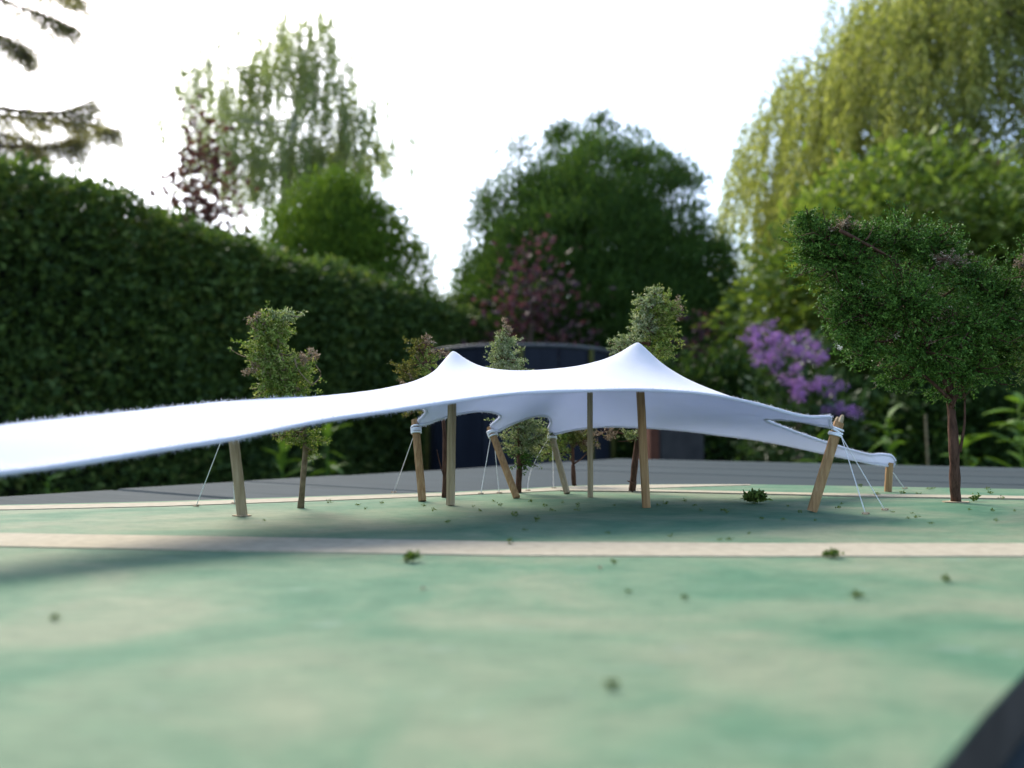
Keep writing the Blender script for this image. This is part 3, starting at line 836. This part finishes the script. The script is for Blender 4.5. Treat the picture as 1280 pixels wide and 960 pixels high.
# --- hedge on the left
def hedge():
    A0 = np.array((-4.35, .9)); A1 = np.array((-.38, 11.4)); d = unit(A1 - A0); nrm_ = np.array((d[1], -d[0]))  # nrm_ faces the table
    ln = np.linalg.norm(A1 - A0); H_ = 2.30; Wd = 1.1
    t = thing('clipped_hedge', (*((A0 + A1) / 2 - nrm_ * Wd / 2), 0), 'long clipped dark green hedge running back along the left side', 'hedge')
    def top(u): return H_ + .03 * np.sin(u * 1.7) + .02 * np.sin(u * 4.1 + 1) + .02 * np.sin(u * 9.3)
    # solid dark block standing for the twigs, added to keep the hedge opaque
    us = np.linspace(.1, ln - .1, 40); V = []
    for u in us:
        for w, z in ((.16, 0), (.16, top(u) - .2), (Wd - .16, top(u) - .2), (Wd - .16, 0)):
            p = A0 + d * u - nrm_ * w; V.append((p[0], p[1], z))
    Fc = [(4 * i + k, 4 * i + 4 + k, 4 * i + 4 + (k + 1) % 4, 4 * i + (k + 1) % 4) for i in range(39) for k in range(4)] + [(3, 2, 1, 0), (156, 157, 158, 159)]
    make('opaque_core', V, Fc, M['hedge_core'], t)
    # clipped leaf surface: front, top and far end
    n = 120000
    face = RNG.random(n)
    u = RNG.random(n) ** .9 * ln
    z = RNG.random(n) ** .85; depth = RNG.random(n) ** 1.6 * .2
    w = RNG.random(n) * Wd
    P2 = A0 + d * u[:, None]
    tp = top(u)
    q = np.stack([u, z * 2.3, w], 1)
    bulge = .07 * wob(q, 2.6, 61) + .06 * wob(q, 8.0, 62) + .03 * wob(q, 19.0, 63)
    front = face < .70
    pos = np.empty((n, 3)); out = np.empty((n, 3))
    off = np.where(front, depth - bulge - .05, w)
    pos[:, :2] = P2 - nrm_ * off[:, None]
    pos[:, 2] = np.where(front, z * tp, tp - depth * .8 + bulge * .7 + .03)
    out[:] = np.where(front[:, None], np.array((nrm_[0], nrm_[1], .35)), np.array((nrm_[0] * .3, nrm_[1] * .3, 1)))
    D = unit(out * .8 + RNG.normal(size=(n, 3)) * .75)
    sz = RNG.uniform(.6, 1.35, n) * (.034 + .0052 * u)
    V1 = leaf_quads(pos, D, sz, sz * .5, .2)
    ne = 5000
    pe = np.empty((ne, 3)); we = RNG.random(ne) * Wd
    pe[:, :2] = A1 - nrm_ * we[:, None] + d * RNG.normal(size=(ne, 1)) * .06; pe[:, 2] = RNG.random(ne) * H_
    V2 = leaf_quads(pe, unit(RNG.normal(size=(ne, 3)) + np.array((d[0], d[1], .2))), .1, .05, .2)
    # shoots that the shears missed
    ns = 4200
    us_ = RNG.random(ns) * ln
    ps = np.empty((ns, 3)); ps[:, :2] = A0 + d * us_[:, None] - nrm_ * RNG.random((ns, 1)) * Wd; ps[:, 2] = top(us_) + RNG.uniform(-.02, .07, ns)
    V3 = leaf_quads(ps, unit(RNG.normal(size=(ns, 3)) * .5 + np.array((0, 0, 1))), RNG.uniform(.04, .12, ns), .025, .2)
    V, T = merge([V1, V2, V3])
    make('foliage', V, T, M['hedge'], t)
hedge()

# --- weeping trees
def strands(starts, lengths, n_per, L, Wd, sway=.12, arch=None):
    m = len(starts)
    s = RNG.random((m, n_per, 1)) ** .9
    ph = RNG.uniform(0, 6.28, (m, 1, 1)); dr = unit(np.concatenate([RNG.normal(size=(m, 1, 2)), np.zeros((m, 1, 1))], 2))
    ln = lengths[:, None, None]
    side = dr * sway * np.sin(s * 3 + ph) * ln * .5
    if arch is not None: side = side + arch[:, None, :] * (s ** .5) * np.minimum(ln, 1.5)
    P = starts[:, None, :] + side + np.concatenate([np.zeros((m, n_per, 2)), -s * ln], 2) + RNG.normal(size=(m, n_per, 3)) * .05
    D = unit(np.concatenate([RNG.normal(size=(m, n_per, 2)) * .45, -np.ones((m, n_per, 1)) + .4 * RNG.random((m, n_per, 1))], 2))
    P = P.reshape(-1, 3); D = D.reshape(-1, 3); n = len(P)
    return leaf_quads(P, D, RNG.uniform(.7, 1.3, n) * L, RNG.uniform(.7, 1.3, n) * Wd, .15)

def birch():
    Y = 24.0
    base = at(345, 560, Y); base[2] = 0
    t = thing('weeping_birch', base, 'tall airy weeping birch with hanging branches behind the hedge', 'tree')
    mb = MB()
    path = [base, at(350, 400, Y), at(352, 300, Y), at(362, 200, Y), at(375, 110, Y), at(392, 30, Y)]
    mb.tube(cr(path, 5), np.linspace(.22, .03, 26), 8)
    cols = [(390, 22, 90, 26), (372, 50, 130, 34), (345, 75, 150, 36), (330, 60, 60, 14), (410, 75, 150, 34), (268, 92, 130, 34), (245, 92, 110, 20), (238, 74, 30, 5), (300, 100, 150, 34), (430, 110, 130, 30), (455, 150, 110, 26), (478, 180, 60, 14), (290, 150, 150, 30),
            (330, 160, 130, 34), (375, 160, 150, 40), (420, 180, 90, 26), (250, 160, 120, 24), (395, 200, 80, 26), (355, 230, 70, 20), (230, 150, 90, 10), (466, 190, 60, 16), (440, 200, 50, 14), (275, 200, 80, 20), (310, 215, 70, 20)]
    st, ln = [], []
    tr = np.array(cr(path, 5))
    for (px, py, L_px, k) in cols:
        Yc = Y + RNG.uniform(-1.8, 1.8)
        p = at(px, py, Yc)
        j = np.argmin(np.abs(tr[:, 2] - (p[2] - .3 * abs(px - 350) / 43)))
        mb.tube(cr([tr[j], (tr[j] + p) / 2 + np.array((0, 0, .25)), p], 4), np.linspace(.05, .012, 9), 4)
        for q in range(int(k * 1.5)):
            f = RNG.random()
            o = tr[j] + (p - tr[j]) * (.55 + .45 * RNG.random()) if f < .35 else p
            st.append(o + RNG.uniform(-1, 1, 3) * np.array((.85, .9, .6))); ln.append(L_px * Yc / F * RNG.uniform(.2, .75))
    mb.build('trunk', M['birch_bark'], t, smooth=True)
    V, T = strands(np.array(st), np.array(ln), 66, .10, .05, .16)
    make('crown', V, T, M['birch'], t)
birch()

def willow():
    Y = 16.0
    base = at(1290, 560, Y); base[2] = 0
    t = thing('weeping_willow', base, 'huge yellow-green weeping willow filling the upper right corner', 'tree')
    mb = MB(); H_ = 10.2
    path, tips = limbs(mb, base, H_ * .85, 4.2, 22, .38, 5)
    c = at(1300, 230, Y); R = np.array((5.35, 4.4, 5.3))
    st, ln, ar = [], [], []
    for k in range(1500):
        a = RNG.uniform(2.5, 6.6); e = math.asin(RNG.uniform(.0, 1)); rr = RNG.uniform(.78, 1.02)
        u = np.array((math.cos(a) * math.cos(e), math.sin(a) * math.cos(e), math.sin(e)))
        lump = 1 + .10 * wob((u * 3)[None], 1.6, 77)[0]
        st.append(c + u * R * rr * lump); ln.append(RNG.uniform(1.2, 3.6) * (1.1 - .3 * u[2])); ar.append(np.array((u[0], u[1], 0)) * .35)
    for k in range(160):   # lower curtain on the left flank
        a = RNG.uniform(2.2, 4.2); z = RNG.uniform(-2.2, .4)
        st.append(c + np.array((math.cos(a) * R[0] * RNG.uniform(.85, 1.0), math.sin(a) * R[1] * .9, z))); ln.append(RNG.uniform(1, 2.5)); ar.append(np.array((math.cos(a), math.sin(a), 0)) * .15)
    st = np.array(st)
    hub = RNG.integers(0, 1500, 1660); near_ = RNG.integers(0, 1500, (1660, 40))
    for k in range(1660):     # gather the strands into hanging bunches
        j = [q for q in near_[k] if q % 6 == 0]
        if j and k % 6:
            b = min(j, key=lambda q: np.linalg.norm(st[q] - st[k]))
            if np.linalg.norm(st[b] - st[k]) < 2.2: st[k] = st[b] + (st[k] - st[b]) * .22
    for k in range(0, 1500, 16):
        j = np.argmin(np.linalg.norm(tips - st[k], axis=1)); b = tips[j]
        mb.tube(cr([b, (b + st[k]) / 2 + np.array((0, 0, .35)), st[k]], 3), np.linspace(.035, .012, 7), 4)
    mb.build('trunk', M['bark'], t, smooth=True)
    u = unit(RNG.normal(size=(1500, 3))); u[:, 2] = np.abs(u[:, 2]) - .25; u[:, 1] = -np.abs(u[:, 1]) * .9 + .15
    inner = c + unit(u) * R * RNG.uniform(.66, .9, (1500, 1))
    V, T = merge([strands(st, np.array(ln), 125, .13, .030, .12, np.array(ar)), clumps(inner, 56, .62, .13, .03, up=-.9, jitter=.5)])
    make('crown', V, T, M['willow'], t)
willow()

def leafy(name, label, px, Y, top_py, half_px, prof, n_clump, per, spread, L, Wd, mt, cat='tree', seed=1, up=.3, trunk_r=.12, nl=14, bark='bark', squash=.7, ry=None, z0=.1, shell=.45, rough=.16, group=None, jitter=.8):
    base = at(px, 560, Y); base[2] = 0
    H_ = at(px, top_py, Y)[2]; rx = half_px * Y / F; ry = ry or rx * .9
    t = thing(name, base, label, cat, group)
    mb = MB(); limbs(mb, base, H_ * .85, rx * .8, nl, trunk_r, seed)
    mb.build('trunk', M[bark], t, smooth=True)
    C = profile_points(base + np.array((0, 0, z0)), n_clump, rx * .93, ry * .93, H_ - z0 - spread * .3, prof, shell, seed, rough)
    V, T = clumps(C, per, spread, L, Wd, outward=base + np.array((0, 0, H_ * .4)), up=up, squash=squash, jitter=jitter)
    make('crown', V, T, M[mt], t)
    return t

def egg(lo=.75, pw=2.0):
    return lambda s: max(0.02, (lo + (1 - lo) * min(1, s / .3)) * (1 - max(0, (s - .3) / .7) ** pw) ** .62)

def cypress():
    Y = 13.0; base = at(745, 560, Y); base[2] = 0
    t = thing('cypress_tree', base, 'big dense dark green cypress behind the middle of the tent', 'tree')
    mb = MB(); limbs(mb, base, 4.9, 1.6, 22, .2, 3); C = []
    spire = lambda s: (.8 + .2 * s / .25) if s < .25 else max(.02, (1 - ((s - .25) / .75) ** 1.5) ** .85)
    for k, (px, tp, hw, n, dy) in enumerate([(752, 134, 118, 620, 0), (700, 134, 92, 430, .5), (800, 156, 92, 430, .2), (650, 166, 76, 330, -.2), (608, 206, 60, 260, .1), (842, 212, 80, 330, -.1), (880, 270, 78, 320, -.5), (908, 330, 66, 240, -.3), (596, 330, 38, 150, -.4),
                                             (720, 230, 110, 360, -1.0), (800, 260, 100, 330, -1.1), (640, 270, 62, 200, -.9)]):
        b = at(px, 560, Y + dy); b[2] = .1
        mb.tube([b, b + np.array((0, 0, 1.0)), np.append(b[:2], at(px, tp, Y + dy)[2] - .1)], [.08, .06, .01], 6)
        C.append(profile_points(b, n, hw * Y / F * .92, hw * Y / F * .8, at(px, tp, Y + dy)[2] - .15, spire, .5, 60 + k, .26))
    C.append(profile_points(base + np.array((0, -.4, .1)), 1500, 2.0, 1.5, 5.15, lambda s: .95 if s < .4 else max(.05, (1 - ((s - .4) / .6) ** 2.2) ** .7), .5, 90, .2))
    mb.build('trunk', M['bark'], t, smooth=True)
    C = np.vstack(C)
    V1 = clumps(C, 66, .22, .085, .024, outward=base + np.array((0, 0, 2.2)), up=.8, jitter=.55)
    V2 = clumps(C[RNG.random(len(C)) < .4] + np.array((0, 0, .1)), 16, .16, .15, .020, outward=base + np.array((0, 0, 1.5)), up=1.1, jitter=.35)
    make('crown', *merge([V1, V2]), M['cypress'], t)
cypress()
leafy('round_thuja', 'rounded bright green thuja bush rising above the hedge', 420, 11.0, 222, 134, egg(.97, 2.6), 2500, 50, .21, .085, .022, 'thuja', cat='bush', seed=5, up=1.3, shell=.8, rough=.11, jitter=.5)
leafy('copper_tree', 'small dark purple-red leaved tree beside the birch above the hedge', 246, 14.0, 163, 66, lambda s: .55 if s < .5 else max(.05, 1.0 * (1 - ((s - .62) / .38) ** 2 if s > .62 else 1)), 170, 22, .30, .13, .10, 'copper', seed=8, up=.1, trunk_r=.09, shell=.9, rough=.3)
leafy('purple_maple', 'hazy purple leaved maple in front of the big cypress', 672, 10.6, 286, 78, lambda s: .35 if s < .35 else max(.06, 1.0 * (1 - ((s - .35) / .65) ** 2.2)), 66, 18, .30, .10, .075, 'maple', seed=9, up=.0, trunk_r=.05, shell=.95, rough=.3)
leafy('red_twig_shrub', 'thin shrub with scattered red leaves right of the pale sprig tree', 890, 9.6, 372, 52, egg(.7), 60, 16, .20, .08, .06, 'maple', cat='shrub', seed=12, up=.0, trunk_r=.03, shell=.95, rough=.3)
bl = lambda s: .62 if s < .12 else max(.05, (.80 + .2 * min(1, s / .5)) * (1 - max(0, (s - .5) / .5) ** 2.4) ** .6)
leafy('broadleaf_tree', 'bushy broad-leaved green tree in front of the willow on the right', 1125, 9.2, 212, 200, bl, 1500, 20, .26, .13, .062, 'broadleaf', seed=14, up=-.35, trunk_r=.13, shell=.55, rough=.2, nl=24)
leafy('broadleaf_tree', 'second broad-leaved tree at the right edge behind the big sprig tree', 1290, 8.4, 235, 120, bl, 800, 20, .25, .13, .06, 'broadleaf', seed=15, up=-.35, trunk_r=.11, shell=.55, rough=.2, nl=18)
leafy('low_bush', 'low loose bush in the gap between hedge end and cypress', 566, 12.3, 352, 50, egg(.9), 160, 22, .22, .10, .05, 'hedge', cat='bush', seed=16, up=.5, trunk_r=.04, shell=.8, rough=.3)
for i, (px, Y, tp, hw, lab) in enumerate([
        (905, 8.6, 438, 75, 'dark shadowy shrub behind the right slope of the tent'),
        (1030, 8.0, 470, 90, 'dark low shrub below the purple rhododendron flowers'),
        (1160, 7.6, 445, 95, 'dark shrub behind the trunk of the big sprig tree'),
        (1290, 7.2, 470, 80, 'dark shrub at the far right edge behind the leafy plant'),
        (800, 9.4, 452, 80, 'dark shrub directly behind the right tent peak pole')]):
    leafy('dark_shrub', lab, px, Y, tp, hw, egg(1.0, 2.6), 420, 18, .20, .10, .045, 'dark_shrub', cat='shrub', seed=30 + i, up=.2, trunk_r=.03, shell=.7, rough=.22, group='dark shrubs behind the table')

def spruce():
    Y = 8.4
    base = at(-330, 560, Y); base[2] = 0
    t = thing('spruce_tree', base, 'conifer reaching in from the left edge with two flat sprays of branches', 'tree')
    mb = MB(); Ht = 7.2
    mb.tube([base, base + np.array((0, 0, Ht * .5)), base + np.array((.05, 0, Ht))], [.16, .11, .02], 9)
    lst = []
    br_ = [((-330, 120, 0), (60, 150, .25), (152, 165, .1)), ((-330, 90, 0), (20, 138, -.5), (118, 133, -.4)), ((-330, 150, 0), (-20, 165, .2), (52, 190, .3)), ((-330, 140, 0), (10, 182, -.3), (98, 178, -.2)),
           ((-330, -90, 0), (0, 0, 0), (102, 44, .1)), ((-330, -120, 0), (20, -30, .4), (110, 4, .4)), ((-330, -60, 0), (-40, 30, -.3), (38, 66, -.2)), ((-330, -140, 0), (-10, -50, -.5), (85, -20, -.5)),
           ((-330, 20, 0), (-150, 70, .6), (-70, 95, .9)), ((-330, -30, 0), (-190, 20, -.9), (-120, 50, -1.3)), ((-330, 190, 0), (-230, 230, -.8), (-150, 250, -1.2)), ((-330, 220, 0), (-200, 260, .8), (-90, 280, 1.2))]
    for a, m_, e in br_:
        A_ = base.copy(); A_[2] = at(a[0], a[1], Y)[2]
        Mp, E = at(m_[0], m_[1], Y + m_[2]), at(e[0], e[1], Y + e[2])
        C = cr([A_, Mp, E], 14)
        mb.tube(C, np.linspace(.035, .008, len(C)), 5)
        for k in range(200):
            s = .3 + .67 * RNG.random() ** 1.5; i = min(int(s * (len(C) - 1)), len(C) - 2)
            p = C[i]; ax = unit(C[i + 1] - C[i]); side = unit(np.cross(ax, np.array((0, 0, 1.0)))) * RNG.choice((-1, 1))
            ln = .30 * (1.1 - s) + .24
            tw = unit(ax * .9 + side * RNG.uniform(.0, .8) + np.array((0, 0, RNG.uniform(-1.3, .25)))) * ln * RNG.uniform(.5, 1.0)
            mb.tube([p, p + tw * .5 + np.array((0, 0, .02)), p + tw], [.005, .003, .002], 3, cap=False)
            for q_ in range(4):
                f0 = RNG.uniform(.2, 1.0); p1 = p + tw * f0
                t2 = unit(unit(tw) * .8 + RNG.normal(size=3) * .5 + np.array((0, 0, -.15))) * RNG.uniform(.05, .14)
                n_ = 6
                q = p1 + RNG.random((n_, 1)) * t2 + RNG.normal(size=(n_, 3)) * .006
                lst.append((q, unit(unit(t2) * .8 + RNG.normal(size=(n_, 3)) * .55)))
    mb.build('trunk', M['bark'], t, smooth=True)
    P = np.vstack([a for a, _ in lst]); D = np.vstack([b for _, b in lst]); n = len(P)
    V, T = leaf_quads(P, D, RNG.uniform(.028, .048, n), RNG.uniform(.008, .013, n), .2)
    make('crown', V, T, M['spruce'], t)
spruce()

# --- rhododendron in flower
def rhodo():
    Y = 6.6
    base = at(1000, 560, Y); base[2] = 0
    t = thing('rhododendron', base, 'rhododendron bush with clusters of purple flowers right of the tent', 'bush')
    H_ = at(1000, 418, Y)[2]; rx = 66 * Y / F
    mb = MB(); limbs(mb, base, H_ * .8, rx * .8, 12, .03, 4); mb.build('trunk', M['bark'], t, smooth=True)
    C = profile_points(base, 190, rx, rx * .8, H_, egg(.8, 2.4), .6, 4, .2)
    V, T = clumps(C, 12, .10, .10, .035, outward=base + np.array((0, 0, .6)), up=.1)
    make('crown', V, T, M['rhodo_leaf'], t)
    # one flower cluster, shared by all
    n = 30
    u = unit(RNG.normal(size=(n, 3)) + np.array((0, 0, .25)))
    V, T = leaf_quads(u * (.012 + .075 * RNG.random((n, 1))), unit(u + RNG.normal(size=(n, 3)) * .35), RNG.uniform(.022, .036, n), RNG.uniform(.020, .032, n), .35)
    me = new_mesh('flower_cluster', V, T); me.materials.append(M['petal'])
    spots = [(945, 418), (958, 412), (972, 420), (985, 424), (998, 422), (1010, 428), (950, 432), (966, 436), (980, 440), (994, 438), (1008, 442), (948, 448), (960, 452), (975, 456), (1015, 447), (998, 458),
             (986, 478), (998, 482), (1012, 482), (1026, 480), (994, 494), (1002, 492), (1041, 490), (1040, 508), (1052, 512), (1064, 516), (940, 424), (1022, 450), (962, 424), (1030, 484)]
    for px, py in spots + [(a + float(RNG.uniform(-12, 12)), b + float(RNG.uniform(-9, 9))) for a, b in spots * 2]:
        o = bpy.data.objects.new('flower_cluster', me); COL.objects.link(o); o.parent = t
        p = at(px, py, Y - .42 + RNG.uniform(-.08, .12)) - base
        o.location = Vector(p); s = RNG.uniform(.38, .7); o.scale = (s, s, s * .85)
        o.rotation_euler = tuple(RNG.uniform(0, 6.28, 3))
rhodo()

# --- young leafy plants at the foot of the garden
def leaf_blade(name, L, Wd):
    V, Fc = [], []
    for i in range(7):
        s = i / 6; w = Wd * .5 * math.sin(math.pi * min(1, s * .92 + .05)) ** .8; x = L * s; z = -.35 * L * s * s
        V += [(x, -w, z + w * .35), (x, 0, z), (x, w, z + w * .35)]
    for i in range(6):
        for k in (0, 1): Fc.append((3 * i + k, 3 * i + 3 + k, 3 * i + 4 + k, 3 * i + 1 + k))
    me = new_mesh(name, V, Fc); me.materials.append(M['fresh_leaf']); me.polygons.foreach_set('use_smooth', np.ones(len(me.polygons), bool))
    return me
blade = leaf_blade('leaf', .15, .055)
def plant(label, px, Y, top_py, n, sc):
    base = at(px, 560, Y); base[2] = 0
    H_ = at(px, top_py, Y)[2]
    t = thing('leafy_plant', base, label, 'plant', 'young plants at the foot of the garden')
    MB().tube([base, base + np.array((.01, 0, H_ * .5)), base + np.array((0, .01, H_))], [.012, .009, .004], 6).build('stem', M['fresh_leaf'], t, smooth=True)
    for k in range(n):
        s = .45 + .55 * (k + .5) / n
        o = bpy.data.objects.new('leaf', blade); COL.objects.link(o); o.parent = t
        o.location = (.005, 0, H_ * s)
        q = sc * RNG.uniform(.55, 1.25) * (1.2 - .45 * s)
        o.scale = (q, q, q); o.rotation_euler = (RNG.uniform(-.5, .5), RNG.uniform(-1.1, .25) - .35 * (s - .7), k * 2.4 + RNG.uniform(-.7, .7))
plant('fresh green plant with pointed leaves beyond the rightmost tip of the tent', 1110, 5.6, 522, 22, 1.3)
plant('fresh green leafy plant behind the trunk of the big sprig tree', 1206, 5.8, 545, 16, 1.3)
plant('bright leafy plant at the right edge of the picture', 1276, 5.4, 502, 26, 1.45)
plant('green leafy plant behind the thick split-topped pole', 1020, 6.0, 552, 16, 1.2)
plant('bright green weed at the foot of the hedge beside the mossy sprig tree', 408, 5.4, 530, 14, 1.5)
plant('low green weed at the foot of the hedge below the left arm of the tent', 352, 5.2, 560, 12, 1.4)
plant('small weed at the hedge foot near the left edge of the picture', 60, 3.9, 596, 9, .8)

# --- round navy enclosure with a pale rim
def enclosure():
    Y = 7.6; cx = at(650, 500, Y); R_ = 112 * Y / F; zt = at(650, 432, Y - R_)[2]
    c = np.array((cx[0], cx[1], 0))
    t = thing('round_enclosure', c, 'round dark navy sided enclosure with a pale top rim behind the tent', 'enclosure')
    n = 16
    for k in range(n):
        a0, a1 = 2 * math.pi * k / n + .008, 2 * math.pi * (k + 1) / n - .008
        V = []; m = 5
        for rr in (R_, R_ - .02):
            for i in range(m):
                a = a0 + (a1 - a0) * i / (m - 1)
                sag = .012 * math.sin(math.pi * i / (m - 1))
                for z in (.05, zt * .5, zt): V.append((c[0] + (rr - sag) * math.cos(a), c[1] + (rr - sag) * math.sin(a), z))
        Fc = []
        for b in (0, m * 3):
            for i in range(m - 1):
                for j in (0, 1):
                    q = (b + i * 3 + j, b + i * 3 + 3 + j, b + i * 3 + 4 + j, b + i * 3 + 1 + j)
                    Fc.append(q if b == 0 else q[::-1])
        Fc += [(2, 5, 5 + m * 3, 2 + m * 3), (5, 8, 8 + m * 3, 5 + m * 3), (8, 11, 11 + m * 3, 8 + m * 3), (11, 14, 14 + m * 3, 11 + m * 3)]
        make('side_panel', V, Fc, M['navy'], t)
        if k % 2 == 0:
            a = a0 - .008
            MB().tube([c + np.array(((R_ + .025) * math.cos(a), (R_ + .025) * math.sin(a), z)) for z in (0, zt * .5, zt - .01)], .022, 8).build('post', M['olive_post'], t, smooth=True)
    MB().ring(c + np.array((0, 0, zt + .006)), (0, 0, 1), R_, .013, 64, 8).build('rim', M['rim'], t, smooth=True)
enclosure()

def planter():
    Y = 5.0
    t0 = at(845, 560, Y)
    t = thing('planter_box', (t0[0], t0[1], 0), 'low dark box with a reddish-brown end panel behind the back hem', 'box')
    x0, x1, x2 = at(812, 560, Y)[0], at(824, 560, Y)[0], at(880, 560, Y)[0]; zt = at(845, 531, Y)[2]
    MB().box((x1, Y, .0), (x2, Y + .5, zt)).build('body', M['charcoal'], t)
    MB().box((x0, Y - .01, .0), (x1 - .002, Y + .51, zt + .01)).build('end_panel', M['terracotta'], t)
    MB().box((x1, Y - .012, zt + .002), (x2 + .02, Y + .512, zt + .03)).build('lid', M['charcoal'], t)
    for k in range(4):
        z0 = .05 + k * (zt - .08) / 4
        MB().box((x1 + .01, Y - .009, z0), (x2 - .01, Y - .0005, z0 + (zt - .08) / 4 - .012)).build('slat', M['charcoal'], t)
planter()
c0 = at(1158, 560, 6.2)
cane = MB().tube([(c0[0], c0[1], 0), (c0[0] + .01, c0[1], .45), (c0[0], c0[1], at(1158, 518, 6.2)[2])], [.009, .008, .007], 7).build('garden_cane', M['cane'], base=(c0[0], c0[1], 0))
set_props(cane, 'thin upright garden cane in the dark shrubs left of the big trunk', 'cane')
